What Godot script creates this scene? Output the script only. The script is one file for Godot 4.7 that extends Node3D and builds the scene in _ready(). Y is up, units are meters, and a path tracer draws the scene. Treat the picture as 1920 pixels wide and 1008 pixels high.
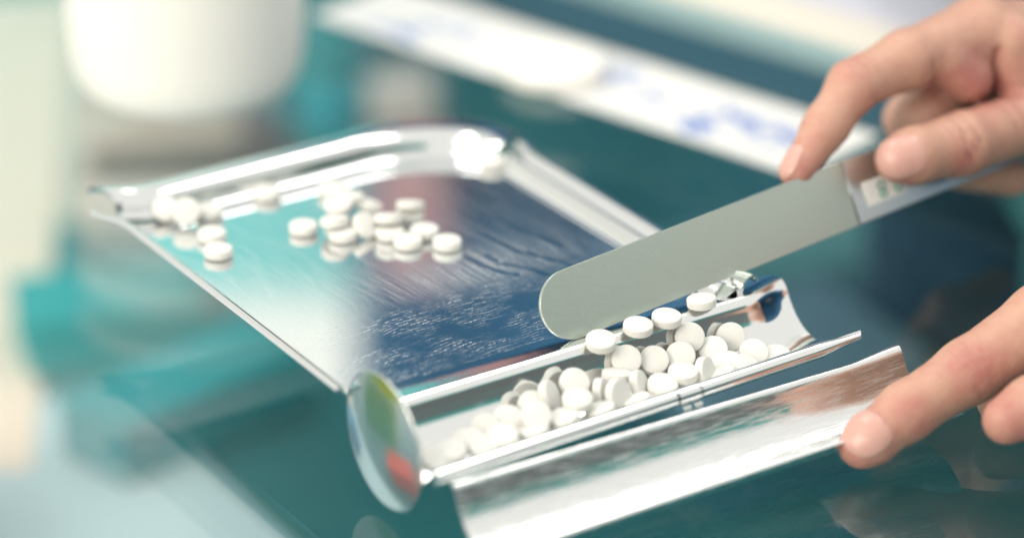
extends Node3D
# Lengths are written in millimetres and scaled by MM. The counting tray has axes of its own:
# U along the trough (right and away), V towards the tray's back, y up from the counter glass.
const MM := 0.001
const U := Vector3(0.83867, 0.0, -0.54464)
const V := Vector3(-0.54464, 0.0, -0.83867)

var M := {}

class Shape:
	var v := PackedVector3Array()
	var n := PackedVector3Array()
	var uv := PackedVector2Array()
	var c := PackedColorArray()
	var ix := PackedInt32Array()
	var tint := Color(1, 1, 1)

	func vert(p: Vector3, nn: Vector3, t := Vector2.ZERO) -> int:
		v.append(p)
		n.append(nn.normalized())
		uv.append(t)
		c.append(tint)
		return v.size() - 1

	func tri(a: int, b: int, d: int) -> void:
		var g := (v[b] - v[a]).cross(v[d] - v[a])
		if g.dot(n[a] + n[b] + n[d]) > 0.0:
			ix.append_array([a, d, b])
		else:
			ix.append_array([a, b, d])

	func quad(a: int, b: int, d: int, e: int) -> void:
		tri(a, b, d)
		tri(a, d, e)

	func face(a: Vector3, b: Vector3, d: Vector3, e: Vector3, out: Vector3) -> void:
		var k := [vert(a, out, Vector2(0, 0)), vert(b, out, Vector2(1, 0)), vert(d, out, Vector2(1, 1)), vert(e, out, Vector2(0, 1))]
		quad(k[0], k[1], k[2], k[3])

	func mesh() -> ArrayMesh:
		var a := []
		a.resize(Mesh.ARRAY_MAX)
		a[Mesh.ARRAY_VERTEX] = v
		a[Mesh.ARRAY_NORMAL] = n
		a[Mesh.ARRAY_TEX_UV] = uv
		a[Mesh.ARRAY_COLOR] = c
		a[Mesh.ARRAY_INDEX] = ix
		var m := ArrayMesh.new()
		m.add_surface_from_arrays(Mesh.PRIMITIVE_TRIANGLES, a)
		return m


func T(u: float, h: float, v: float) -> Vector3:
	return (U * u + V * v + Vector3(0, h, 0)) * MM


# ---------------------------------------------------------------- naming
var taken := {}

func numbered(called: String) -> String:
	var k: int = taken.get(called, 0)
	taken[called] = k + 1
	return called if k == 0 else "%s_%03d" % [called, k]

func tag(o: Node, label: String, category := "", group := "", kind := "") -> void:
	if label: o.set_meta("label", label)
	if category: o.set_meta("category", category)
	if group: o.set_meta("group", group)
	if kind: o.set_meta("kind", kind)

func obj(called: String, shape, mat: Material, parent: Node = self) -> MeshInstance3D:
	var o := MeshInstance3D.new()
	o.name = numbered(called) if parent == self else called
	o.mesh = shape.mesh() if shape is Shape else shape
	o.material_override = mat
	parent.add_child(o, true)
	return o

func thing(called: String, label: String, category: String, at := Vector3.ZERO, group := "") -> Node3D:
	var o := Node3D.new()
	o.name = numbered(called)
	add_child(o)
	o.position = at
	tag(o, label, category, group)
	return o


# ---------------------------------------------------------------- shapes
func sheet(s: Shape, g: Array, thick: float, close := true, us := 1.0, vs := 1.0) -> void:
	# g[i][j]: points of a curved plate; both faces and its four edges are built
	var ni := g.size()
	var nj: int = g[0].size()
	var top := []
	var bot := []
	for i in ni:
		var a := []
		var b := []
		for j in nj:
			var du: Vector3 = g[mini(i + 1, ni - 1)][j] - g[maxi(i - 1, 0)][j]
			var dv: Vector3 = g[i][mini(j + 1, nj - 1)] - g[i][maxi(j - 1, 0)]
			var nn := du.cross(dv).normalized()
			var t := Vector2(us * i / (ni - 1.0), vs * j / (nj - 1.0))
			a.append(s.vert(g[i][j] + nn * thick * 0.5, nn, t))
			b.append(s.vert(g[i][j] - nn * thick * 0.5, -nn, t))
		top.append(a)
		bot.append(b)
	for i in ni - 1:
		for j in nj - 1:
			s.quad(top[i][j], top[i + 1][j], top[i + 1][j + 1], top[i][j + 1])
			s.quad(bot[i][j], bot[i + 1][j], bot[i + 1][j + 1], bot[i][j + 1])
	if not close:
		return
	for i in ni - 1:
		for e in [0, nj - 1]:
			var out: Vector3 = s.v[top[i][e]] - s.v[top[i][1 if e == 0 else nj - 2]]
			s.face(s.v[top[i][e]], s.v[top[i + 1][e]], s.v[bot[i + 1][e]], s.v[bot[i][e]], out)
	for j in nj - 1:
		for e in [0, ni - 1]:
			var out2: Vector3 = s.v[top[e][j]] - s.v[top[1 if e == 0 else ni - 2][j]]
			s.face(s.v[top[e][j]], s.v[top[e][j + 1]], s.v[bot[e][j + 1]], s.v[bot[e][j]], out2)

func lathe(s: Shape, prof: PackedVector2Array, seg := 48, b := Basis(), at := Vector3.ZERO) -> void:
	# prof: (radius, height) from the axis on top round to the axis below
	var rows := []
	for i in prof.size():
		var d: Vector2 = prof[mini(i + 1, prof.size() - 1)] - prof[maxi(i - 1, 0)]
		var nn := Vector2(-d.y, d.x).normalized()
		if i == 0 and prof[0].x < 1e-9: nn = Vector2(0, 1)
		if i == prof.size() - 1 and prof[i].x < 1e-9: nn = Vector2(0, -1)
		var row := []
		for k in seg + 1:
			var a := TAU * k / seg
			var r := Vector3(cos(a), 0, sin(a))
			var p := r * prof[i].x + Vector3(0, prof[i].y, 0)
			row.append(s.vert(at + b * p, b * (r * nn.x + Vector3(0, nn.y, 0)), Vector2(0.5 + p.x * 50.0, 0.5 + p.z * 50.0)))
		rows.append(row)
	for i in prof.size() - 1:
		for k in seg:
			s.quad(rows[i][k], rows[i][k + 1], rows[i + 1][k + 1], rows[i + 1][k])

func tube(s: Shape, path: Array, radius: Callable, seg := 16, caps := true) -> void:
	var rows := []
	for i in path.size():
		var d: Vector3 = (path[mini(i + 1, path.size() - 1)] - path[maxi(i - 1, 0)]).normalized()
		var side := d.cross(Vector3.UP if absf(d.y) < 0.9 else Vector3.RIGHT).normalized()
		var up := side.cross(d)
		var row := []
		var r: float = radius.call(i / (path.size() - 1.0))
		for k in seg + 1:
			var a := TAU * k / seg
			var o := side * cos(a) + up * sin(a)
			row.append(s.vert(path[i] + o * r, o, Vector2(float(k) / seg, i / (path.size() - 1.0))))
		rows.append(row)
	for i in path.size() - 1:
		for k in seg:
			s.quad(rows[i][k], rows[i][k + 1], rows[i + 1][k + 1], rows[i + 1][k])
	if caps:
		for e in [0, path.size() - 1]:
			var d2: Vector3 = path[e] - path[1 if e == 0 else e - 1]
			var mid := s.vert(path[e], d2)
			for k in seg:
				s.tri(mid, s.vert(s.v[rows[e][k]], d2), s.vert(s.v[rows[e][k + 1]], d2))

func rounded_box(s: Shape, size: Vector3, r: float, b := Basis(), at := Vector3.ZERO) -> void:
	# each face a 4 x 4 grid whose outer row is bent round the edges
	var hs := size * 0.5
	var inner := hs - Vector3.ONE * r
	for ax in 3:
		for sg in [-1.0, 1.0]:
			var a1 := (ax + 1) % 3
			var a2 := (ax + 2) % 3
			var rows := []
			var k1 := [-hs[a1], -inner[a1] - r * 0.35, -inner[a1], inner[a1], inner[a1] + r * 0.35, hs[a1]]
			var k2 := [-hs[a2], -inner[a2] - r * 0.35, -inner[a2], inner[a2], inner[a2] + r * 0.35, hs[a2]]
			for i in 6:
				var row := []
				for j in 6:
					var p := Vector3.ZERO
					p[ax] = sg * hs[ax]
					p[a1] = k1[i]
					p[a2] = k2[j]
					var q := p.clamp(-inner, inner)
					var nn := (p - q).normalized()
					row.append(s.vert(at + b * (q + nn * r), b * nn, Vector2((k1[i] + hs[a1]) / size[a1], (k2[j] + hs[a2]) / size[a2])))
				rows.append(row)
			for i in 5:
				for j in 5:
					s.quad(rows[i][j], rows[i + 1][j], rows[i + 1][j + 1], rows[i][j + 1])

func curve(pts: Array, per: int) -> Array:
	# Catmull-Rom through Vector2 points
	var out := []
	for i in pts.size() - 1:
		var p0: Vector2 = pts[maxi(i - 1, 0)]
		var p1: Vector2 = pts[i]
		var p2: Vector2 = pts[i + 1]
		var p3: Vector2 = pts[mini(i + 2, pts.size() - 1)]
		for k in per:
			out.append(p1.cubic_interpolate(p2, p0, p3, k / float(per)))
	out.append(pts[-1])
	return out


# ---------------------------------------------------------------- smooth bodies: tapered capsules joined in a distance field
class Field:
	var chains := []      # each: {bones: [[a, ra, b, rb], ...], k}
	var between := 0.0012
	var creases := []     # [point, axis, width, depth, reach]
	var boxes := []       # [centre, half, round]

	func bone(p: Vector3, b: Array) -> float:
		var a: Vector3 = b[0]
		var ab: Vector3 = b[2] - a
		var t := clampf((p - a).dot(ab) / ab.length_squared(), 0.0, 1.0)
		return p.distance_to(a + ab * t) - lerpf(b[1], b[3], t)

	func at(p: Vector3) -> float:
		var d := 1e9
		for ch in chains:
			var c := 1e9
			for b in ch.bones:
				var e := bone(p, b)
				var h: float = maxf(ch.k - absf(c - e), 0.0) / ch.k
				c = minf(c, e) - h * h * ch.k * 0.25
			var kk: float = ch.join
			var hh := maxf(kk - absf(d - c), 0.0) / kk
			d = minf(d, c) - hh * hh * kk * 0.25
		for bx in boxes:
			var q: Vector3 = (p - bx[0]).abs() - bx[1]
			var e2: float = q.max(Vector3.ZERO).length() + minf(maxf(q.x, maxf(q.y, q.z)), 0.0) - bx[2]
			var h2 := maxf(0.06 - absf(d - e2), 0.0) / 0.06
			d = minf(d, e2) - h2 * h2 * 0.015
		for cr in creases:
			var r: Vector3 = p - cr[0]
			if r.length_squared() < cr[4] * cr[4]:
				var s: float = r.dot(cr[1]) / cr[2]
				if absf(s) < 3.0:
					var fall: float = 1.0 - r.length_squared() / (cr[4] * cr[4])
					d += cr[3] * exp(-s * s) * minf(1.0, fall * 2.0)
		return d

	func normal(p: Vector3, e: float) -> Vector3:
		return Vector3(at(p + Vector3(e, 0, 0)) - at(p - Vector3(e, 0, 0)), at(p + Vector3(0, e, 0)) - at(p - Vector3(0, e, 0)), at(p + Vector3(0, 0, e)) - at(p - Vector3(0, 0, e))).normalized()

	func build(s: Shape, lo: Vector3, hi: Vector3, cell: float, colour: Callable) -> void:
		var sz := ((hi - lo) / cell).ceil()
		var nx := int(sz.x) + 1
		var ny := int(sz.y) + 1
		var nz := int(sz.z) + 1
		var val := PackedFloat32Array()
		val.resize(nx * ny * nz)
		# coarse pass skips cells far from the surface
		var st := 4
		var far := PackedByteArray()
		var cx := nx / st + 1
		var cy := ny / st + 1
		var cz := nz / st + 1
		for k in cz:
			for j in cy:
				for i in cx:
					var p := lo + Vector3(i + 0.5, j + 0.5, k + 0.5) * cell * st
					var d := at(p)
					var full := absf(d) < cell * st * 1.4 + 0.0015
					for kk in range(k * st, mini(k * st + st, nz)):
						for jj in range(j * st, mini(j * st + st, ny)):
							for ii in range(i * st, mini(i * st + st, nx)):
								val[ii + nx * (jj + ny * kk)] = at(lo + Vector3(ii, jj, kk) * cell) if full else d
		var id := PackedInt32Array()
		id.resize(nx * ny * nz)
		id.fill(-1)
		var off := [0, 1, nx, nx + 1, nx * ny, nx * ny + 1, nx * ny + nx, nx * ny + nx + 1]
		var cor := [Vector3(0, 0, 0), Vector3(1, 0, 0), Vector3(0, 1, 0), Vector3(1, 1, 0), Vector3(0, 0, 1), Vector3(1, 0, 1), Vector3(0, 1, 1), Vector3(1, 1, 1)]
		var edges := [[0, 1], [2, 3], [4, 5], [6, 7], [0, 2], [1, 3], [4, 6], [5, 7], [0, 4], [1, 5], [2, 6], [3, 7]]
		for k in nz - 1:
			for j in ny - 1:
				for i in nx - 1:
					var base := i + nx * (j + ny * k)
					var neg := 0
					for o in off:
						if val[base + o] < 0.0: neg += 1
					if neg == 0 or neg == 8:
						continue
					var sum := Vector3.ZERO
					var cnt := 0
					for e in edges:
						var a := val[base + off[e[0]]]
						var b := val[base + off[e[1]]]
						if (a < 0.0) != (b < 0.0):
							sum += cor[e[0]].lerp(cor[e[1]], a / (a - b))
							cnt += 1
					var p2 := lo + (Vector3(i, j, k) + sum / cnt) * cell
					var nn := normal(p2, cell * 0.5)
					p2 -= nn * clampf(at(p2), -cell, cell) * 0.8
					s.tint = colour.call(p2, nn)
					id[base] = s.vert(p2, nn, Vector2(p2.x, p2.y) * 20.0)
		for k in range(1, nz - 1):
			for j in range(1, ny - 1):
				for i in range(1, nx - 1):
					var b0 := i + nx * (j + ny * k)
					var neg0 := val[b0] < 0.0
					if neg0 != (val[b0 + 1] < 0.0):
						put(s, id, b0, b0 - nx, b0 - nx - nx * ny, b0 - nx * ny)
					if neg0 != (val[b0 + nx] < 0.0):
						put(s, id, b0, b0 - 1, b0 - 1 - nx * ny, b0 - nx * ny)
					if neg0 != (val[b0 + nx * ny] < 0.0):
						put(s, id, b0, b0 - 1, b0 - 1 - nx, b0 - nx)
		s.tint = Color.WHITE

	func put(s: Shape, id: PackedInt32Array, a: int, b: int, c: int, d: int) -> void:
		if id[a] >= 0 and id[b] >= 0 and id[c] >= 0 and id[d] >= 0:
			s.quad(id[a], id[b], id[c], id[d])


# ---------------------------------------------------------------- materials
func plain(col: Color, rough: float, metal := 0.0) -> StandardMaterial3D:
	var m := StandardMaterial3D.new()
	m.albedo_color = Color(col.r, col.g, col.b).linear_to_srgb()
	m.roughness = rough
	m.metallic = metal
	return m

func flat(col: Color) -> StandardMaterial3D:
	var m := plain(col, 0.9)
	m.metallic_specular = 0.12
	return m

func noise_tex(freq: float, seed_: int, as_normal := false, bump := 4.0, size := 512) -> NoiseTexture2D:
	var f := FastNoiseLite.new()
	f.seed = seed_
	f.frequency = freq
	f.fractal_octaves = 4
	var t := NoiseTexture2D.new()
	t.width = size
	t.height = size
	t.seamless = true
	t.noise = f
	t.as_normal_map = as_normal
	t.bump_strength = bump
	return t

func dusty_floor() -> ORMMaterial3D:
	# bright rolled steel that carries a film of tablet dust, wiped into streaks
	var n := 1024
	var fa := FastNoiseLite.new()
	fa.seed = 5
	fa.frequency = 1.0
	fa.fractal_octaves = 3
	var drags := [
		[Vector2(-34, -30), Vector2(-33.5, -36), Vector2(-32.5, -41), Vector2(-29, -47)],
		[Vector2(-29, -32), Vector2(-29, -38), Vector2(-24, -46), Vector2(-21, -55)],
		[Vector2(-23, -22), Vector2(-21, -34), Vector2(-15, -46), Vector2(-12, -58)],
		[Vector2(-14, -14), Vector2(-13, -24), Vector2(-9, -38)]]
	var col := PackedByteArray()
	var orm := PackedByteArray()
	col.resize(n * n * 3)
	orm.resize(n * n * 3)
	var at := 0
	for y in n:
		var v := -84.0 + 124.0 * y / n
		for x in n:
			var u := -100.0 + 118.0 * x / n
			var bend := v + 0.0016 * (u + 40.0) * (u + 40.0) + 1.2 * fa.get_noise_2d(u * 0.05, v * 0.05)
			# wipes along the front, broken into cells
			var front := smoothstep(-40.0, -50.0, bend)
			var a4 := fa.get_noise_2d(u * 0.6, v * 0.6 + 300.0)
			var a1 := fa.get_noise_2d(u * 0.03, bend * 0.55)
			var grit := smoothstep(-0.3, 0.3, fa.get_noise_2d(u * 1.7, v * 2.6 + 500.0))
			var row := floorf(bend / 1.25)
			var wob := bend / 1.25 - row - 0.5 + 0.18 * fa.get_noise_2d(u * 0.05, row * 7.3) + 0.16 * fa.get_noise_2d(u * 0.9, row * 3.1 + 20.0)
			var streak := smoothstep(0.26, 0.06, absf(wob)) * smoothstep(-0.35, 0.1, fa.get_noise_2d(u * 0.16, row * 13.7))
			var fine := smoothstep(0.05, 0.30, fa.get_noise_2d(u * 0.06 + 90.0, bend * 3.0))
			var film := smoothstep(-0.7, 0.2, a4) * smoothstep(-0.5, 0.15, fa.get_noise_2d(u * 0.05, v * 0.07 + 60.0))
			var c := front * film * (0.24 * streak * (0.6 + 0.4 * grit) + 0.15 * fine * (0.2 + 0.8 * grit) + 0.02 * smoothstep(-0.1, 0.4, a1))
			# wipes towards the back
			var sway := u + 0.06 * v + 2.5 * fa.get_noise_2d(u * 0.015, v * 0.015 + 5.0)
			var a2 := fa.get_noise_2d(sway * 0.9, v * 0.016 + 77.0)
			var a3 := fa.get_noise_2d(sway * 3.2, v * 0.04 + 17.0)
			c += (1.0 - front) * (0.05 * smoothstep(-0.1, 0.5, a2) + 0.15 * smoothstep(0.02, 0.35, a3) * (0.6 + 0.4 * grit))
			# a cloudy patch where the tablets lay, with finger drags through it
			var patch := exp(-(pow((u + 33.0) / 24.0, 2.0) + pow((v + 38.0) / 12.0, 2.0)))
			c += patch * (0.15 + 0.10 * a2 + 0.10 * (grit - 0.5) + 0.12 * fa.get_noise_2d(u * 2.6, v * 2.6))
			if patch > 0.05:
				var q := Vector2(u + 0.7 * fa.get_noise_2d(u * 0.2, v * 0.2), v)
				for dr in drags:
					for k in dr.size() - 1:
						var near := Geometry2D.get_closest_point_to_segment(q, dr[k], dr[k + 1])
						var dd := near.distance_to(q)
						if dd < 1.5:
							c *= smoothstep(0.35, 1.1, dd)
			c += 0.03 * (grit - 0.5) * (0.2 + 3.0 * c)
			c = clampf(c, 0.004, 0.75)
			col[at] = int(255.0 * lerpf(0.905, 0.86, c))
			col[at + 1] = int(255.0 * lerpf(0.915, 0.90, c))
			col[at + 2] = int(255.0 * lerpf(0.920, 0.92, c))
			orm[at] = 255
			orm[at + 1] = int(255.0 * lerpf(0.05, 0.75, smoothstep(0.0, 0.8, c)))
			orm[at + 2] = int(255.0 * (1.0 - c))
			at += 3
	var m := ORMMaterial3D.new()
	m.albedo_texture = ImageTexture.create_from_image(Image.create_from_data(n, n, false, Image.FORMAT_RGB8, col))
	m.orm_texture = ImageTexture.create_from_image(Image.create_from_data(n, n, false, Image.FORMAT_RGB8, orm))
	m.texture_repeat = false
	return m

func tablet_material() -> StandardMaterial3D:
	var im := Image.create(256, 256, false, Image.FORMAT_RGB8)
	im.fill(Color(0.85, 0.85, 0.835))
	var r := RandomNumberGenerator.new()
	r.seed = 3
	for i in 90:
		var p := Vector2(r.randf_range(20, 236), r.randf_range(20, 236))
		var rad := r.randf_range(1.0, 3.4)
		var tone := Color(0.55, 0.74, 0.84).lerp(Color(0.86, 0.88, 0.87), r.randf_range(0.0, 0.8))
		for y in range(-4, 5):
			for x in range(-4, 5):
				var d := Vector2(x, y * r.randf_range(0.8, 1.2)).length()
				if d < rad:
					im.set_pixel(int(p.x) + x, int(p.y) + y, im.get_pixel(int(p.x) + x, int(p.y) + y).lerp(tone, 0.8 * (1.0 - d / rad)))
	var m := StandardMaterial3D.new()
	m.albedo_texture = ImageTexture.create_from_image(im)
	m.roughness = 0.75
	m.metallic_specular = 0.3
	m.normal_enabled = true
	m.normal_texture = noise_tex(0.06, 21, true, 2.0, 256)
	m.normal_scale = 0.35
	return m

func strip_material() -> StandardMaterial3D:
	# white paper with rows of blurred-out blue handwriting
	var im := Image.create(1024, 256, false, Image.FORMAT_RGB8)
	im.fill(Color(0.93, 0.93, 0.925))
	var r := RandomNumberGenerator.new()
	r.seed = 11
	for block in [[120, 60, 10], [190, 130, 7], [470, 70, 9], [535, 150, 12], [640, 110, 4], [760, 80, 14], [800, 150, 14], [880, 120, 12]]:
		for k in block[2]:
			var p := Vector2(block[0] + r.randf_range(-10, 60), block[1] + r.randf_range(-26, 26))
			var d := Vector2(1, 0).rotated(r.randf_range(0, TAU))
			for st in 46:
				d = d.rotated(r.randf_range(-0.55, 0.55))
				p += d * 1.3
				for yy in range(-2, 3):
					for xx in range(-2, 3):
						var q := Vector2i(clampi(int(p.x) + xx, 0, 1023), clampi(int(p.y) + yy, 0, 255))
						im.set_pixelv(q, im.get_pixelv(q).lerp(Color(0.22, 0.40, 0.78), 0.42))
	var m := StandardMaterial3D.new()
	m.albedo_texture = ImageTexture.create_from_image(im)
	m.albedo_color = Color(0.94, 0.94, 0.94)
	m.roughness = 0.6
	return m

func make_materials() -> void:
	var steel := plain(Color(0.80, 0.81, 0.81), 0.10, 1.0)
	steel.normal_enabled = true
	steel.normal_texture = noise_tex(0.008, 4, true, 3.0)
	steel.normal_scale = 0.10
	steel.uv1_triplanar = true
	steel.uv1_world_triplanar = true
	steel.uv1_scale = Vector3(14, 14, 14)
	M.steel = steel
	var brushed: StandardMaterial3D = steel.duplicate()
	brushed.roughness = 0.42
	brushed.roughness_texture = noise_tex(0.02, 71)
	brushed.uv1_triplanar = false
	brushed.uv1_world_triplanar = false
	brushed.uv1_scale = Vector3(1.2, 5.0, 1.0)
	brushed.normal_scale = 0.05
	M.brushed = brushed
	M.floor = dusty_floor()
	M.dark_steel = plain(Color(0.42, 0.44, 0.45), 0.35, 1.0)
	var blade := plain(Color(0.52, 0.575, 0.525), 0.30, 1.0)
	blade.roughness = 0.38
	blade.normal_enabled = true
	blade.normal_texture = noise_tex(0.03, 32, true, 6.0)
	blade.normal_scale = 0.07
	blade.uv1_scale = Vector3(0.8, 2.6, 1)
	M.blade = blade
	M.handle = plain(Color(0.62, 0.66, 0.67), 0.3, 1.0)
	M.tablet = tablet_material()
	M.strip = strip_material()
	var glass := StandardMaterial3D.new()
	glass.transparency = BaseMaterial3D.TRANSPARENCY_ALPHA
	glass.albedo_color = Color(0.6, 0.9, 0.88, 0.008)
	glass.roughness = 0.0
	M.glass = glass
	var skin := StandardMaterial3D.new()
	skin.vertex_color_use_as_albedo = true
	skin.roughness = 0.48
	skin.subsurf_scatter_enabled = true
	skin.subsurf_scatter_strength = 0.10
	skin.normal_enabled = true
	skin.normal_texture = noise_tex(0.05, 41, true, 5.0)
	skin.normal_scale = 0.6
	skin.uv1_triplanar = true
	skin.uv1_scale = Vector3(40, 40, 40)
	M.skin = skin
	var nail := plain(Color(0.55, 0.31, 0.265), 0.36)
	nail.clearcoat_enabled = true
	nail.clearcoat = 0.15
	nail.clearcoat_roughness = 0.25
	M.nail = nail
	var cloth := plain(Color(0.004, 0.078, 0.175), 0.85)
	cloth.normal_enabled = true
	cloth.normal_texture = noise_tex(0.12, 51, true, 6.0)
	cloth.uv1_triplanar = true
	cloth.uv1_scale = Vector3(12, 12, 12)
	M.cloth = cloth
	M.white_plastic = plain(Color(0.88, 0.865, 0.83), 0.5)
	M.paper = plain(Color(0.82, 0.82, 0.80), 0.7)
	M.teal_shelf = flat(Color(0.028, 0.142, 0.160))
	M.rubber = plain(Color(0.03, 0.03, 0.032), 0.7)


# ---------------------------------------------------------------- camera, light
func set_camera_and_light() -> void:
	var cam := Camera3D.new()
	cam.name = "camera"
	cam.position = Vector3(0, 0.38746, 0.81233)
	cam.rotation_degrees = Vector3(-25.5, 0, 0)
	cam.fov = 9.6
	cam.near = 0.05
	cam.far = 20.0
	var lens := CameraAttributesPhysical.new()
	lens.frustum_focal_length = 142.9
	lens.frustum_focus_distance = 0.812
	lens.frustum_near = 0.05
	lens.frustum_far = 20.0
	lens.exposure_aperture = 4.6
	cam.attributes = lens
	add_child(cam)
	cam.current = true
	var e := Environment.new()
	e.background_mode = Environment.BG_COLOR
	e.background_color = Color(0.78, 0.77, 0.73).linear_to_srgb()
	e.tonemap_mode = Environment.TONE_MAPPER_LINEAR
	e.tonemap_exposure = 1.31
	e.sdfgi_enabled = true
	e.ssao_enabled = true
	e.ssil_enabled = true
	var w := WorldEnvironment.new()
	w.name = "surroundings"
	w.environment = e
	add_child(w)

func ceiling_lamp(at: Vector3, size: Vector2, energy: float, glow: float, label: String) -> void:
	var t := thing("ceiling_lamp", label, "ceiling lamp", at, "ceiling lamps over the counter")
	var fr := Shape.new()
	rounded_box(fr, Vector3(size.x + 0.06, 0.05, size.y + 0.06), 0.008, Basis(), Vector3(0, 0.032, 0))
	obj("lamp_housing", fr, M.paper, t)
	var gl := Shape.new()
	rounded_box(gl, Vector3(size.x, 0.012, size.y), 0.004)
	var gm := plain(Color(0.9, 0.9, 0.88), 0.6)
	gm.emission_enabled = true
	gm.emission = Color(1.0, 0.985, 0.95)
	gm.emission_energy_multiplier = glow
	obj("lamp_diffuser", gl, gm, t)
	var l := AreaLight3D.new()
	l.name = "lamp_light"
	l.area_size = size
	l.light_color = Color(1.0, 0.985, 0.95)
	l.light_energy = energy
	l.shadow_enabled = true
	l.rotation_degrees = Vector3(-90, 0, 0)
	l.position = Vector3(0, -0.012, 0)
	t.add_child(l)


func window_panel(at: Vector3, size: Vector2, energy: float, glow: float) -> void:
	var t := thing("window", "bright window to the left of the camera that lights the tablets from the front", "window", at)
	t.look_at_from_position(at, Vector3(0, 0.0, 0.05), Vector3.UP)
	var fr := Shape.new()
	rounded_box(fr, Vector3(size.x + 0.1, size.y + 0.1, 0.04), 0.008, Basis(), Vector3(0, 0, 0.03))
	obj("frame", fr, M.paper, t)
	var gl := Shape.new()
	rounded_box(gl, Vector3(size.x, size.y, 0.012), 0.004)
	var gm := plain(Color(0.9, 0.88, 0.84), 0.6)
	gm.emission_enabled = true
	gm.emission = Color(1.0, 0.95, 0.88)
	gm.emission_energy_multiplier = glow
	obj("pane", gl, gm, t)
	var l := AreaLight3D.new()
	l.name = "window_light"
	l.area_size = size
	l.light_color = Color(1.0, 0.95, 0.88)
	l.light_energy = energy
	l.shadow_enabled = true
	l.position = Vector3(0, 0, -0.012)
	t.add_child(l)


# ---------------------------------------------------------------- setting
func build_setting() -> void:
	var g := Shape.new()
	rounded_box(g, Vector3(2.4, 0.010, 1.5), 0.002, Basis(), Vector3(0.0, -0.005, 0.05))
	tag(obj("counter_glass", g, M.glass), "", "", "", "structure")
	var sh := Shape.new()
	rounded_box(sh, Vector3(2.4, 0.02, 1.5), 0.003, Basis(), Vector3(0.0, -0.15, 0.05))
	tag(obj("counter_shelf", sh, M.teal_shelf), "", "", "", "structure")
	# white wall, seen in the tray's mirror and in the glass
	var wl := Shape.new()
	rounded_box(wl, Vector3(4.4, 3.2, 0.1), 0.01, Basis(), Vector3(0, 0.7, -1.65))
	tag(obj("wall", wl, plain(Color(0.82, 0.82, 0.80), 0.8)), "", "", "", "structure")


func carton(called: String, label: String, category: String, size: Vector3, at: Vector3, turn: float, m: Material, group := "") -> Node3D:
	# a closed box with a lid panel of its own; at = centre of the base
	var t := thing(called, label, category, at, group)
	t.rotation.y = turn
	var s := Shape.new()
	rounded_box(s, Vector3(size.x, size.y * 0.9, size.z), 0.0015, Basis(), Vector3(0, size.y * 0.45, 0))
	obj("body", s, m, t)
	var l := Shape.new()
	rounded_box(l, Vector3(size.x + 0.001, size.y * 0.1, size.z + 0.001), 0.0012, Basis(), Vector3(0, size.y * 0.95 + 0.0003, 0))
	obj("lid", l, m, t)
	return t


# ---------------------------------------------------------------- the counting tray
func back_base(u: float) -> float:
	return 34.0 if u < -30.0 else 34.0 - 26.0 * (1.0 - sqrt(maxf(0.0, 1.0 - pow((u + 30.0) / 33.6, 2.0))))

func trough_profile(u: float) -> Array:
	var mid := [Vector2(-83.0, 24.5), Vector2(-86.5, 24.5), Vector2(-89.6, 24.9), Vector2(-91.2, 25.0), Vector2(-92.5, 23.9), Vector2(-93.6, 21.4), Vector2(-95.6, 17.6), Vector2(-99.0, 14.2), Vector2(-103.6, 12.2), Vector2(-108.8, 12.2), Vector2(-114.0, 14.6), Vector2(-118.0, 19.2)]
	var tip := [Vector2(-82.5, 23.9), Vector2(-83.9, 24.0), Vector2(-85.4, 24.2), Vector2(-86.6, 24.0), Vector2(-88.2, 22.8), Vector2(-89.9, 20.0), Vector2(-92.9, 16.6), Vector2(-97.0, 13.9), Vector2(-102.0, 12.7), Vector2(-108.0, 13.4), Vector2(-114.5, 17.2), Vector2(-119.8, 23.0)]
	var t := smoothstep(13.0, 28.0, u)
	var pts := []
	for i in mid.size():
		var lift := 2.3 * (u + 95.0) / 123.0 * clampf((i - 8) / 3.0, 0.0, 1.0)
		pts.append((mid[i] + Vector2(0, lift)).lerp(tip[i], t))
	return curve(pts, 6)

func lid_profile(u: float) -> Array:
	var slope := (u + 96.0) / 134.0
	var mid := [Vector2(-121.2, 16.4), Vector2(-121.9, 17.4), Vector2(-122.9, 16.9), Vector2(-124.6, 13.0), Vector2(-127.4, 8.4), Vector2(-131.2, 5.4), Vector2(-135.6, 4.5), Vector2(-140.2, 5.6), Vector2(-143.6, 8.0), Vector2(-145.4, 10.6)]
	var t := smoothstep(22.0, 38.0, u)
	var pts := []
	for i in mid.size():
		var f := i / 9.0
		var p: Vector2 = mid[i] + Vector2(-1.2 * slope, -1.5 * slope * (1.0 - f) + 0.8 * slope * f)
		p += Vector2(lerpf(1.5, -4.0, f), lerpf(1.0, 0.6, f)) * t
		pts.append(p)
	return curve(pts, 7)

func extrude(prof: Callable, u0: float, u1: float, steps: int, thick: float) -> Shape:
	var s := Shape.new()
	var g := []
	for i in steps + 1:
		var u := lerpf(u0, u1, i / float(steps))
		var row := []
		for p in prof.call(u):
			row.append(T(u, p.y, p.x))
		g.append(row)
	sheet(s, g, thick * MM)
	return s

func rim(path: Callable, n: int, prof: Array, thick: float) -> Shape:
	# path(t) gives [point on the floor's edge (u, v), outward direction, extra reach, extra height]
	var s := Shape.new()
	var g := []
	var pts := curve(prof, 4)
	for i in n + 1:
		var w: Array = path.call(i / float(n))
		var row := []
		for p in pts:
			var o: Vector2 = w[0] + w[1] * (p.x * (1.0 + w[2]))
			row.append(T(o.x, 24.5 + p.y * (1.0 + w[3]), o.y))
		g.append(row)
	sheet(s, g, thick * MM)
	return s

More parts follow.
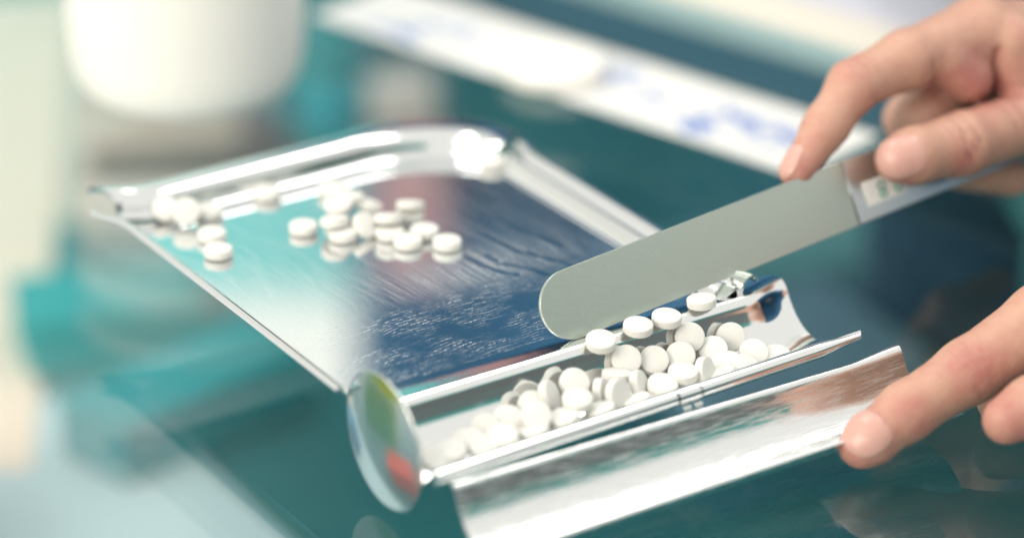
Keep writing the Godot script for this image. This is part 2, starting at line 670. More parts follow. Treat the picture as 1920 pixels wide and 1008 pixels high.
func build_tray() -> void:
	var t := thing("counting_tray", "stainless steel tablet counting tray with trough, round end disc and opened lid", "tray")
	# floor plate
	var fl := Shape.new()
	var un := Shape.new()
	var top := []
	var bot := []
	var nu := 60
	var nv := 24
	for i in nu + 1:
		var u := -99.6 + 103.1 * i / nu
		var a := []
		var b := []
		for j in nv + 1:
			var v := lerpf(-83.0, back_base(u), j / float(nv))
			var uv := Vector2((u + 100.0) / 118.0, (v + 84.0) / 124.0)
			a.append(fl.vert(T(u, 24.5, v), Vector3.UP, uv))
			b.append(un.vert(T(u, 23.7, v), Vector3.DOWN, uv))
		top.append(a)
		bot.append(b)
	for i in nu:
		for j in nv:
			fl.quad(top[i][j], top[i + 1][j], top[i + 1][j + 1], top[i][j + 1])
			un.quad(bot[i][j], bot[i + 1][j], bot[i + 1][j + 1], bot[i][j + 1])
	obj("tray_floor", fl, M.floor, t)
	obj("tray_underside", un, M.steel, t)
	# rims
	var low := [Vector2(-0.05, 0.02), Vector2(1.0, 0.15), Vector2(3.5, 0.9), Vector2(6.2, 1.9), Vector2(6.9, 0.7), Vector2(7.6, 0.6), Vector2(8.4, 2.1), Vector2(9.6, 3.2), Vector2(10.8, 3.5), Vector2(11.9, 3.0), Vector2(12.3, 2.1)]
	var slim := [Vector2(-0.05, 0.02), Vector2(0.6, 0.25), Vector2(1.5, 1.2), Vector2(2.4, 2.5), Vector2(3.2, 3.3), Vector2(4.0, 3.4), Vector2(4.6, 2.7)]
	var tall := [Vector2(-0.05, 0.02), Vector2(1.6, 0.15), Vector2(2.5, 0.7), Vector2(3.1, 1.9), Vector2(3.5, 3.4), Vector2(4.1, 4.9), Vector2(5.8, 6.3), Vector2(8.2, 6.8), Vector2(11.0, 6.5), Vector2(13.0, 5.4), Vector2(13.8, 4.0)]
	var left := func(q: float) -> Array:
		var v := lerpf(-82.5, 44.0, q)
		var e := smoothstep(28.0, 44.0, v)
		return [Vector2(-99.6 - 3.0 * e * e, v), Vector2(-1, 0), 0.25 * e, -0.2 * e]
	obj("side_rim", rim(left, 50, slim, 0.8), M.steel, t)
	var right := func(q: float) -> Array:
		var v := lerpf(-89.0, 19.0, q)
		var e := 0.5 * smoothstep(10.0, 19.0, v) + smoothstep(-78.0, -89.0, v)
		return [Vector2(3.4 + 1.0 * e, v), Vector2(1, 0), 0.12 * e, 0.35 * e]
	obj("side_rim", rim(right, 50, low, 0.8), M.steel, t)
	var back := func(q: float) -> Array:
		var len_ := q * 108.0
		if len_ < 70.0:
			var e := smoothstep(14.0, 0.0, len_)
			return [Vector2(-100.0 + len_, 34.0 + 5.0 * e * e), Vector2(-0.25 * e, 1).normalized(), 0.12 * e, -0.05 * e]
		var a := (len_ - 70.0) / 38.0 * 1.25
		var nn := Vector2(sin(a) / 33.6, cos(a) / 26.0).normalized()
		var e2 := smoothstep(1.0, 1.25, a)
		return [Vector2(-30.0 + 33.5 * sin(a), 8.0 + 26.0 * cos(a)), nn, 0.35 * sin(minf(a * 1.9, PI)), -0.22 * e2]
	obj("back_wall", rim(back, 80, tall, 0.8), M.steel, t)
	# trough with its ridge
	obj("trough", extrude(trough_profile, -99.0, 28.0, 60, 0.8), M.steel, t)
	# rolled front edge that also carries the hinge, in three lengths
	var ends := [-99.0, -29.5, -22.5, 27.0]
	for k in 3:
		var path := []
		for i in 25:
			var u := lerpf(ends[k] + (0.0 if k == 0 else 0.25), ends[k + 1] - 0.25, i / 24.0)
			var p: Vector2 = trough_profile(u)[-1]
			path.append(T(u, p.y - 0.4, p.x - 1.1))
		var s := Shape.new()
		var taper := smoothstep(0.0, 1.0, 1.0)
		var big := 2.25 if k == 1 else 2.1
		tube(s, path, func(q: float) -> float: return big * MM * (1.0 if k < 2 else 1.0 - 0.62 * smoothstep(0.72, 1.0, q)) * taper)
		obj("rolled_edge" if k != 1 else "hinge_knuckle", s, M.steel, t)
	# round end disc, bulging outwards, with a thin bead
	var dp := PackedVector2Array()
	for i in 21:
		var r := 17.1 * i / 20.0
		dp.append(Vector2(r, 2.3 * (1.0 - pow(r / 17.1, 2.0)) + 0.25) * MM)
	for p in [Vector2(17.25, 0.3), Vector2(17.4, 0.1), Vector2(17.35, -0.25), Vector2(17.1, -0.4), Vector2(12, -0.5), Vector2(0, -0.5)]:
		dp.append(p * MM)
	var ds := Shape.new()
	lathe(ds, dp, 72, Basis(V, -U, Vector3.UP), T(-100.6, 19.8, -98.6))
	var disc_steel: StandardMaterial3D = M.steel.duplicate()
	disc_steel.roughness = 0.15
	obj("end_disc", ds, disc_steel, t)
	# the lid lies open in front of the trough, hollow side up
	var lid := obj("lid", extrude(lid_profile, -96.0, 38.0, 50, 0.8), M.brushed, t)
	for k in 2:
		var hp := []
		for i in 9:
			hp.append(T(lerpf(-28.8 + k * 3.4, -26.4 + k * 3.4, i / 8.0), 17.6, -121.2))
		var hs := Shape.new()
		tube(hs, hp, func(_q: float) -> float: return 0.85 * MM)
		obj("hinge_pin", hs, M.steel, lid)
	# rubber foot under the rear of the plate
	var rs := Shape.new()
	lathe(rs, PackedVector2Array([Vector2(0, 23.6) * MM, Vector2(3.2, 23.6) * MM, Vector2(3.6, 22.9) * MM, Vector2(3.8, 0.4) * MM, Vector2(3.4, 0.02) * MM, Vector2(0, 0.02) * MM]), 20, Basis(), T(-25, 0, 15))
	obj("foot", rs, M.rubber, t)


# ---------------------------------------------------------------- tablets
func build_tablets() -> void:
	var prof := PackedVector2Array()
	for i in 9:
		var r := 3.8 * i / 8.0
		prof.append(Vector2(r, 1.18 + 0.34 * (1.0 - pow(r / 3.8, 2.0))) * MM)
	for p in [Vector2(4.02, 1.06), Vector2(4.12, 0.86), Vector2(4.14, 0.0), Vector2(4.12, -0.86), Vector2(4.02, -1.06)]:
		prof.append(p * MM)
	for i in 9:
		var r := 3.8 * (8 - i) / 8.0
		prof.append(Vector2(r, -1.18 - 0.34 * (1.0 - pow(r / 3.8, 2.0))) * MM)
	var s := Shape.new()
	for i in prof.size():
		prof[i] *= Vector2(0.93, 0.97)
	lathe(s, prof, 40)
	for i in s.uv.size():
		s.uv[i] = Vector2(0.5, 0.5) + Vector2(s.v[i].x, s.v[i].z) * 110.0 + Vector2(s.v[i].y * 60.0, 0)
	var shared := s.mesh()
	var first: MeshInstance3D = null
	var r := RandomNumberGenerator.new()
	r.seed = 8
	for list in [trough_tablets(), tray_tablets()]:
		for e in list:
			var o: MeshInstance3D
			if first == null:
				o = obj("tablet", shared, M.tablet)
				first = o
			else:
				o = first.duplicate()
				o.name = numbered("tablet")
				add_child(o)
			var nn: Vector3 = (U * e[1].x + Vector3(0, e[1].y, 0) + V * e[1].z).normalized()
			var side := nn.cross(Vector3(0.3, 0.1, 0.9)).normalized().rotated(nn, r.randf() * TAU)
			o.transform = Transform3D(Basis(side, nn, side.cross(nn)), T(e[0].x, e[0].y, e[0].z))
			tag(o, e[2], "tablet", "white tablets in the trough" if list.size() > 30 else "white tablets on the tray floor")

func trough_tablets() -> Array:
	return [
		[Vector3(-34.4, 26.3, -93.8), Vector3(-0.08, 0.97, -0.22), "first white tablet tipping over the ridge, nearest the spatula's round tip"],
		[Vector3(-22.6, 26.9, -93.2), Vector3(-0.01, 0.99, -0.11), "second of four white tablets pushed over the ridge by the spatula"],
		[Vector3(-13.7, 26.9, -93.1), Vector3(-0.00, 1.00, -0.10), "third of four white tablets pushed over the ridge by the spatula"],
		[Vector3(-0.9, 27.2, -90.6), Vector3(-0.05, 0.99, 0.10), "last white tablet on the ridge, flattest, farthest from the spatula tip"],
		[Vector3(-28.7, 20.9, -97.0), Vector3(-0.33, 0.64, -0.69), "blue-speckled tablet leaning below the first ridge tablet"],
		[Vector3(-21.4, 19.4, -98.6), Vector3(-0.27, 0.72, -0.64), "speckled tablet leaning face-out just right of the tablet below the first ridge tablet"],
		[Vector3(-9.1, 21.9, -96.9), Vector3(-0.38, 0.52, -0.77), "speckled tablet standing on its rim below the third ridge tablet"],
		[Vector3(2.9, 19.2, -98.3), Vector3(-0.38, 0.52, -0.77), "speckled tablet standing highest on the far end of the trough pile"],
		[Vector3(-4.5, 18.5, -100.8), Vector3(-0.38, 0.79, -0.49), "speckled tablet wedged between the two tablets that stand on their rims"],
		[Vector3(-14.2, 19.2, -100.1), Vector3(-0.40, 0.68, -0.61), "speckled tablet leaning right under the left standing tablet"],
		[Vector3(5.9, 16.2, -104.2), Vector3(-0.33, 0.79, -0.52), "speckled tablet leaning at the far end of the pile beside the hand's reflection"],
		[Vector3(11.6, 14.7, -106.2), Vector3(-0.11, 0.98, -0.17), "last low tablet at the spout end of the trough pile"],
		[Vector3(-20.3, 20.3, -109.7), Vector3(-0.01, 0.99, -0.11), "tablet lying face-up on the pile with its thick lower edge showing"],
		[Vector3(-14.0, 19.3, -110.4), Vector3(0.50, 0.31, -0.81), "narrow upright tablet seen edge-on in the far half of the pile"],
		[Vector3(-4.8, 17.8, -107.0), Vector3(-0.24, 0.97, 0.00), "tablet lying under the wedged speckled tablet"],
		[Vector3(-9.9, 17.8, -111.6), Vector3(-0.19, 0.95, 0.26), "thin-looking tablet lying along the front rim at the far half"],
		[Vector3(-2.4, 17.6, -111.6), Vector3(0.03, 0.86, -0.51), "tablet half behind the front rim below the far speckled tablet"],
		[Vector3(-27.1, 19.2, -110.5), Vector3(-0.02, 0.97, -0.25), "large-looking tablet face-up above the hinge in the middle of the pile"],
		[Vector3(-34.3, 19.8, -100.9), Vector3(0.19, 0.98, 0.10), "tablet lying edge-on like a small barrel under the tablet below the first ridge tablet"],
		[Vector3(-42.1, 18.9, -105.0), Vector3(0.66, 0.17, -0.73), "upright edge-on tablet left of the pair of upright tablets"],
		[Vector3(-39.9, 20.1, -109.3), Vector3(0.31, 0.28, -0.91), "upright tablet turned half sideways below the barrel-like tablet"],
		[Vector3(-31.4, 18.8, -106.6), Vector3(0.59, 0.41, -0.69), "slanting tablet seen from the side right of the upright pair"],
		[Vector3(-35.9, 17.6, -111.6), Vector3(-0.19, 0.95, 0.26), "tablet lying along the front rim below the slanting tablet"],
		[Vector3(-46.4, 18.0, -111.3), Vector3(-0.17, 0.97, 0.20), "tablet lying along the front rim below the upright edge-on tablet"],
		[Vector3(-51.6, 21.4, -108.9), Vector3(-0.07, 0.98, -0.19), "smooth plump-looking tablet face-out in the middle of the pile"],
		[Vector3(-46.4, 20.7, -99.8), Vector3(-0.11, 0.77, -0.62), "tablet leaning back over the smooth plump-looking one"],
		[Vector3(-54.4, 19.9, -100.7), Vector3(0.57, 0.46, -0.68), "tilted edge-on tablet leaning on the trough wall left of the middle"],
		[Vector3(-56.8, 18.8, -110.9), Vector3(-0.21, 0.98, 0.04), "tablet lying flat at the front rim below the smooth plump-looking one"],
		[Vector3(-59.6, 18.8, -101.2), Vector3(-0.02, 0.80, -0.59), "upper tablet of the overlapping pair in the near half of the pile"],
		[Vector3(-64.1, 20.8, -109.4), Vector3(-0.27, 0.76, -0.60), "lower tablet of the overlapping pair in the near half of the pile"],
		[Vector3(-68.4, 18.3, -103.4), Vector3(-0.31, 0.82, -0.48), "tablet leaning face-out third from the near end of the pile"],
		[Vector3(-74.9, 17.8, -103.4), Vector3(-0.27, 0.76, -0.60), "tablet standing tilted second from the near end of the pile"],
		[Vector3(-66.0, 18.1, -111.3), Vector3(-0.15, 0.98, 0.13), "tablet lying along the front rim below the overlapping pair"],
		[Vector3(-74.5, 18.9, -110.7), Vector3(-0.15, 0.96, -0.23), "tablet lying at the front rim in the near half of the pile"],
		[Vector3(-81.5, 17.7, -105.4), Vector3(-0.13, 0.99, -0.02), "tablet lying flat behind the nearest tablet of the pile"],
		[Vector3(-89.2, 19.1, -110.5), Vector3(-0.11, 0.98, -0.17), "nearest tablet of the pile, flat beside the round end disc"],
		[Vector3(-80.7, 18.1, -111.3), Vector3(0.01, 0.93, -0.36), "tablet half hidden behind the front rim near the end disc"],
		[Vector3(-93.7, 18.6, -110.9), Vector3(0.03, 0.86, -0.51), "blurred tablet tucked in the corner between end disc and front rim"],
		[Vector3(-30.5, 16.6, -112.4), Vector3(0.24, 0.97, -0.01), "tablet almost hidden at the bottom of the trough above the hinge"],
		[Vector3(-18.1, 16.8, -112.4), Vector3(-0.21, 0.94, 0.26), "tablet almost hidden behind the front rim at the first hinge seam"],
	]

func tray_tablets() -> Array:
	return [
		[Vector3(-60.0, 26.0, 31.9), Vector3(0.00, 1.00, 0.00), "lone tablet between the back-left corner group and the middle heap"],
		[Vector3(-62.7, 26.0, 6.8), Vector3(0.00, 1.00, 0.00), "lone tablet just left of the middle heap"],
		[Vector3(-89.9, 27.7, 34.1), Vector3(0.03, 0.86, -0.51), "left tablet of the three against the tray's back-left corner"],
		[Vector3(-87.0, 28.6, 28.2), Vector3(-0.36, 0.56, -0.74), "tablet standing face-out in the tray's back-left corner group"],
		[Vector3(-79.1, 26.0, 29.9), Vector3(0.00, 1.00, 0.00), "right tablet of the three against the tray's back-left corner"],
		[Vector3(-85.7, 26.0, 16.0), Vector3(0.00, 1.00, 0.00), "upper tablet of the touching pair near the tray's left rim"],
		[Vector3(-89.2, 26.0, 5.9), Vector3(0.00, 1.00, 0.00), "lower tablet of the touching pair near the tray's left rim"],
		[Vector3(-43.8, 26.1, 24.1), Vector3(0.00, 1.00, 0.00), "rearmost tablet of the middle heap"],
		[Vector3(-45.4, 28.9, 11.3), Vector3(0.15, 0.99, 0.05), "tablet lying on top at the back of the middle heap"],
		[Vector3(-50.2, 28.5, 9.5), Vector3(-0.23, 0.96, -0.16), "tilted tablet in the back left of the middle heap"],
		[Vector3(-40.9, 26.3, 9.3), Vector3(0.38, 0.93, 0.01), "tablet at the back right of the heap's rear cluster"],
		[Vector3(-56.7, 28.7, 0.4), Vector3(0.08, 0.97, 0.23), "tablet stacked on another at the left front of the middle heap"],
		[Vector3(-56.0, 26.0, -2.9), Vector3(0.00, 1.00, 0.00), "bottom tablet of the stack at the left front of the middle heap"],
		[Vector3(-49.5, 27.5, -4.0), Vector3(0.33, 0.72, -0.61), "tilted tablet leaning in the centre of the middle heap"],
		[Vector3(-43.7, 28.9, -6.1), Vector3(0.18, 0.94, 0.28), "upper tablet of the stacked pair in the centre of the heap"],
		[Vector3(-44.9, 26.0, -8.9), Vector3(0.00, 1.00, 0.00), "lower tablet of the stacked pair in the centre of the heap"],
		[Vector3(-34.2, 28.9, -1.9), Vector3(0.21, 0.92, 0.32), "upper tablet of the stacked pair at the back right of the heap"],
		[Vector3(-34.5, 26.0, -2.0), Vector3(0.00, 1.00, 0.00), "lower tablet of the stacked pair at the back right of the heap"],
		[Vector3(-36.7, 26.0, -13.3), Vector3(0.00, 1.00, 0.00), "tablet behind the front pair at the right end of the heap"],
		[Vector3(-43.8, 26.0, -16.4), Vector3(0.00, 1.00, 0.00), "front tablet of the heap, left of the rightmost one"],
		[Vector3(-35.4, 26.0, -22.7), Vector3(0.00, 1.00, 0.00), "rightmost tablet of the heap beside the dusty dark streaks"],
		[Vector3(3.8, 26.0, 16.3), Vector3(0.00, 1.00, 0.00), "single tablet in the tray's far right corner"],
	]


# ---------------------------------------------------------------- spatula
const B0 := Vector3(17.7, 25.0, 92.3)
const BD := Vector3(0.805, 0.061, -0.591)
const BW := Vector3(-0.302, 0.899, -0.318)
const BN := Vector3(0.512, 0.434, 0.742)

func on_blade(s: float, w: float, out: float) -> Vector3:
	return (B0 + BD * s + BW * w + BN * out) * MM

func blade_outline(n_tip: int, s1: float, wide: float) -> Array:
	# points round the blade from lower right, round the tip, to upper right
	var pts := [Vector2(s1, 0)]
	for i in n_tip + 1:
		var a := PI * i / n_tip
		pts.append(Vector2(-sin(a) * wide * 0.54, wide * 0.5 - cos(a) * wide * 0.5))
	pts.append(Vector2(s1, wide))
	return pts

func slab(outline: Array, thick: float, bevel: float, base: float) -> Shape:
	var s := Shape.new()
	var mid := Vector2.ZERO
	for p in outline: mid += p
	mid /= outline.size()
	var n := outline.size()
	for side in [1.0, -1.0]:
		var out: Vector3 = BN * side
		var inner := []
		var edge := []
		for i in n:
			var p: Vector2 = outline[i]
			var dir: Vector2 = (outline[(i + 1) % n] - outline[(i + n - 1) % n]).orthogonal().normalized()
			if dir.dot(p - mid) < 0.0: dir = -dir
			var q := p - dir * bevel
			inner.append(s.vert(on_blade(q.x, q.y, base + side * thick * 0.5), out, Vector2(q.x / 60.0, q.y / 20.0)))
			edge.append([on_blade(q.x, q.y, base + side * thick * 0.5), on_blade(p.x, p.y, base + side * (thick * 0.5 - bevel * 0.8)), on_blade(p.x, p.y, base), BD * dir.x + BW * dir.y])
		var c := s.vert(on_blade(mid.x, mid.y, base + side * thick * 0.5), out, Vector2(mid.x / 60.0, mid.y / 20.0))
		for i in n:
			s.tri(c, inner[i], inner[(i + 1) % n])
			var a: Array = edge[i]
			var b: Array = edge[(i + 1) % n]
			var k := [s.vert(a[0], a[3] + out), s.vert(b[0], b[3] + out), s.vert(b[1], b[3] + out * 0.4), s.vert(a[1], a[3] + out * 0.4), s.vert(a[2], a[3]), s.vert(b[2], b[3])]
			s.quad(k[0], k[1], k[2], k[3])
			s.quad(k[3], k[2], k[5], k[4])
	return s

func build_spatula() -> void:
	var t := thing("spatula", "flat brushed steel spatula with rounded tip held in the upper hand", "spatula")
	obj("blade", slab(blade_outline(28, 93.0, 17.8), 0.8, 0.08, 0.0), M.blade, t)
	obj("handle", slab([Vector2(93.1, 0), Vector2(93.1, 17.8), Vector2(150, 16.5), Vector2(196, 15.5), Vector2(199, 12.5), Vector2(199, 3), Vector2(196, 0.4)], 1.7, 0.3, 0.0), M.handle, t)
	var st := slab([Vector2(97.0, 3.8), Vector2(97.0, 10.4), Vector2(111, 10.4), Vector2(111, 3.8)], 0.16, 0.04, 0.95)
	var sticker := obj("sticker", st, M.paper, t)
	var tm := TextMesh.new()
	var sf := SystemFont.new()
	sf.font_names = PackedStringArray(["Droid Sans"])
	tm.font = sf
	tm.font_size = 64
	tm.text = "R 8"
	tm.pixel_size = 0.000075
	tm.depth = 0.00008
	var tx := MeshInstance3D.new()
	tx.name = "lettering"
	tx.mesh = tm
	tx.material_override = plain(Color(0.0, 0.30, 0.22), 0.5)
	tx.transform = Transform3D(Basis(-BD, -BW, BN), on_blade(106.0, 7.0, 1.08))
	sticker.add_child(tx, true)


# ---------------------------------------------------------------- person
func mm(x: float, y: float, z: float) -> Vector3:
	return Vector3(x, y, z) * MM

func chain(pts: Array, rad: Array, k := 3.0, join := 1.2) -> Dictionary:
	var b := []
	for i in pts.size() - 1:
		b.append([pts[i], rad[i] * MM, pts[i + 1], rad[i + 1] * MM])
	return {"bones": b, "k": k * MM, "join": join * MM}

func nail(f: Field, centre: Vector3, axis: Vector3, out: Vector3, half_len: float, half_wide: float) -> Shape:
	# a thin curved plate that hugs the fingertip
	var s := Shape.new()
	var x := (axis - out * axis.dot(out)).normalized()
	var y := out.cross(x).normalized()
	var rows := []
	for i in 13:
		var r := i / 12.0
		var row := []
		for k in 33:
			var a := TAU * k / 32.0
			var c := cos(a)
			var sn := sin(a)
			var q := pow(pow(absf(c), 3.2) + pow(absf(sn), 3.2), -1.0 / 3.2)
			var p := centre + (x * c * half_len + y * sn * half_wide) * q * r * MM + out * 4.0 * MM
			p -= out * 3.0 * MM
			for st in 14:
				p -= f.normal(p, 0.0005) * f.at(p) * 0.9
			var lift := 0.5 * (1.0 - pow(r, 5.0)) - 0.14
			row.append(p + f.normal(p, 0.0006) * lift * MM)
		rows.append(row)
	var ids := []
	for i in 13:
		var row := []
		for k in 33:
			var du: Vector3 = rows[mini(i + 1, 12)][k] - rows[maxi(i - 1, 0)][k]
			var dv: Vector3 = rows[i][(k + 1) % 32] - rows[i][(k + 31) % 32]
			var nn := du.cross(dv).normalized()
			if i == 0 or nn.dot(out) == 0.0: nn = out
			if nn.dot(out) < 0.0: nn = -nn
			row.append(s.vert(rows[i][k], nn))
		ids.append(row)
	for i in 12:
		for k in 32:
			s.quad(ids[i][k], ids[i + 1][k], ids[i + 1][k + 1], ids[i][k + 1])
	return s

func build_person() -> void:
	var t := thing("person", "person in a navy top holding the spatula and touching the tray's open lid", "person")
	# upper hand
	var f := Field.new()
	f.chains = [
		chain([mm(168, 54, -32), mm(128.6, 66.5, -9), mm(106.6, 66.2, 7.7), mm(91.7, 63.2, 18.2), mm(83.6, 54.4, 26.2), mm(75.4, 45.6, 36.2)], [13, 10.8, 7.9, 6.9, 5.9, 4.5], 3.0),
		chain([mm(167.9, 50.8, -23.6), mm(141.8, 46.3, 3.5), mm(120.7, 46.6, 19.9), mm(107.0, 47.4, 29.4), mm(102.6, 47.6, 32.2)], [13, 8.6, 8.4, 7.3, 6.2], 3.0, 1.5),
		chain([mm(136.5, 65.5, -5.8), mm(141.1, 53.0, -3.6)], [9.2, 8.4], 3.0, 1.5),
		chain([mm(118.0, 64.4, 4.0), mm(124.5, 58.8, 2.2)], [6.6, 7.0], 3.0, 1.6),
		chain([mm(172, 54, -42), mm(133.6, 59.4, -18.2), mm(111.7, 46.4, 1.2), mm(116.5, 34.2, 4.8), mm(139.7, 26.6, -3.3)], [12, 9.0, 6.8, 6.4, 5.2], 3.0, 0.9),
		chain([mm(174, 50, -50), mm(137.2, 52.5, -30.0), mm(110.2, 42.0, -8.8), mm(116.0, 29.5, -5.2), mm(138.4, 22.5, -13.6)], [12, 8.6, 6.4, 6.0, 5.0], 3.0, 0.9),
		chain([mm(176, 46, -56), mm(142.4, 43.6, -41.7), mm(121.9, 33.1, -25.3), mm(125.9, 21.8, -21.2), mm(142.3, 17.3, -27.6)], [11, 7.6, 5.5, 5.0, 4.3], 3.0, 0.9),
		chain([mm(168, 53, -34), mm(215, 55, -100)], [21, 26], 6.0, 12.0)]
	var along := (mm(120.7, 46.6, 19.9) - mm(102.6, 47.6, 32.2)).normalized()
	for k in [-1.6, 0.0, 1.9, 3.4]:
		f.creases.append([mm(120.0, 50.5, 22.5) + along * (k - 0.6) * MM, (along + Vector3(0, 0.05 * k, 0)).normalized(), 0.55 * MM, 0.6 * MM, 9.0 * MM])
	var ia := (mm(106.6, 66.2, 7.7) - mm(91.7, 63.2, 18.2)).normalized()
	for k in [-1.5, 0.3, 1.8]:
		f.creases.append([mm(91.0, 66.5, 17.6) + ia * k * MM, ia, 0.5 * MM, 0.5 * MM, 8.0 * MM])
	f.creases.append([mm(95.5, 60.0, 19.5), (ia + Vector3(0, 0.6, 0)).normalized(), 0.7 * MM, 0.6 * MM, 6.5 * MM])
	var ib := (mm(91.7, 63.2, 18.2) - mm(83.6, 54.4, 26.2)).normalized()
	for k in [-0.7, 0.8]:
		f.creases.append([mm(83.6, 54.4, 28.0) + ib * k * MM, ib, 0.5 * MM, 0.25 * MM, 9.0 * MM])
	f.creases.append([mm(113.5, 62.0, 9.5), Vector3(0.75, 0.35, -0.45).normalized(), 0.9 * MM, 0.9 * MM, 8.0 * MM])
	f.creases.append([mm(131.0, 60.5, 1.5), Vector3(0.80, -0.1, -0.55).normalized(), 0.9 * MM, 1.6 * MM, 8.0 * MM])
	for k: float in [0.0, 2.0]:
		f.creases.append([mm(134.0 + k * 2.0, 51.0, 13.0 - k), (along + Vector3(0, 0.2, 0)).normalized(), 0.7 * MM, 0.4 * MM, 8.0 * MM])
	# lower hand
	var g := Field.new()
	g.chains = [
		chain([mm(176, 38, 70), mm(133.8, 30.0, 93.4), mm(113.6, 21.4, 104.2), mm(97.7, 14.8, 112.9), mm(88.5, 9.9, 118.2), mm(85.9, 8.3, 119.2)], [12, 9.6, 7.9, 7.1, 6.2, 5.3], 3.0),
		chain([mm(178, 34, 80), mm(148, 30, 108), mm(144.5, 26.2, 111.6), mm(127.2, 20.2, 120.3), mm(120.9, 17.6, 122.7)], [12, 9, 8.0, 6.9, 6.0], 3.0, 0.9),
		chain([mm(180, 30, 90), mm(156, 24, 114), mm(142, 15, 122), mm(134, 10, 124)], [11, 8.4, 7.0, 5.8], 3.0, 0.9),
		chain([mm(184, 26, 96), mm(164, 18, 119), mm(152, 10, 126), mm(146, 6.2, 128)], [10, 7.4, 6.0, 5.0], 3.0, 0.9),
		chain([mm(182, 30, 66), mm(156, 18, 72), mm(138, 11, 84), mm(124, 8, 94)], [12, 9, 7.6, 6.2], 3.0, 2.0),
		chain([mm(172, 34, 78), mm(190, 36, 76), mm(240, 44, 40)], [18, 21, 26], 6.0, 12.0)]
	var ga := (mm(113.6, 21.4, 104.2) - mm(97.7, 14.8, 112.9)).normalized()
	for k in [-1.2, 0.6]:
		g.creases.append([mm(97.7, 18.0, 117.0) + ga * k * MM, ga, 0.6 * MM, 0.22 * MM, 9.0 * MM])
	for k in [-2.4, -0.6, 1.2, 2.8]:
		g.creases.append([mm(114.5, 25.0, 108.5) + ga * k * MM, ga, 0.6 * MM, 0.55 * MM, 9.0 * MM])
	var mott := FastNoiseLite.new()
	mott.seed = 61
	mott.frequency = 90.0
	mott.fractal_octaves = 4
	# redder skin at fingertips and knuckles, paler on the backs
	var red := [[mm(75.4, 45.6, 36.2), 10.0], [mm(92, 62, 19), 7.0], [mm(102.6, 47.6, 36), 7.0], [mm(121, 47, 28), 6.0], [mm(126, 60, 8), 13.0], [mm(134, 56, 4), 10.0], [mm(86, 10, 122), 10.0], [mm(98, 15, 117), 7.0], [mm(114.5, 25, 108.5), 9.0], [mm(121, 18, 125), 9.0]]
	var paint := func(p: Vector3, _n: Vector3) -> Color:
		var a := 0.0
		for q in red:
			a = maxf(a, exp(-p.distance_squared_to(q[0]) / pow(q[1] * MM, 2.0)))
		a = clampf(a * 0.9 + 0.5 * mott.get_noise_3dv(p) + 0.35 * mott.get_noise_3dv(p * 4.0), 0.0, 1.0)
		return Color(0.50, 0.29, 0.215).lerp(Color(0.42, 0.165, 0.14), a)
	var body := Shape.new()
	f.build(body, mm(64, 8, -62), mm(186, 84, 48), 1.35 * MM, paint)
	g.build(body, mm(76, -2, 60), mm(192, 62, 138), 1.5 * MM, paint)
	obj("body", body, M.skin, t)
	obj("fingernail", nail(f, mm(103.2, 49.2, 33.5), mm(-15, 1, 10), Vector3(-0.12, 0.42, 0.90).normalized(), 6.6, 6.0), M.nail, t)
	obj("fingernail", nail(f, mm(75.6, 47.8, 36.0), mm(-8, -9, 10), Vector3(-0.86, 0.50, 0.05).normalized(), 4.6, 4.0), M.nail, t)
	obj("fingernail", nail(g, mm(88.2, 10.2, 119.2), mm(-12, -6.5, 8), Vector3(-0.30, 0.80, 0.52).normalized(), 4.3, 4.2), M.nail, t)
	# navy top: torso behind the counter and a sleeve down to each wrist
	var c := Field.new()
	c.chains = [
		chain([mm(192, 55, -76), mm(152, 62, -330), mm(90, 420, -760)], [36, 52, 70], 60.0, 40.0),
		chain([mm(226, 42, 50), mm(470, 110, -240), mm(400, 420, -780)], [33, 52, 70], 60.0, 40.0)]
	c.boxes = [[mm(215, 290, -860), mm(245, 440, 40), 0.06]]
	var shirt := Shape.new()
	c.build(shirt, mm(-110, -250, -1000), mm(600, 880, 130), 14.0 * MM, func(_p: Vector3, _n: Vector3) -> Color: return Color.WHITE)
	obj("top", shirt, M.cloth, t)


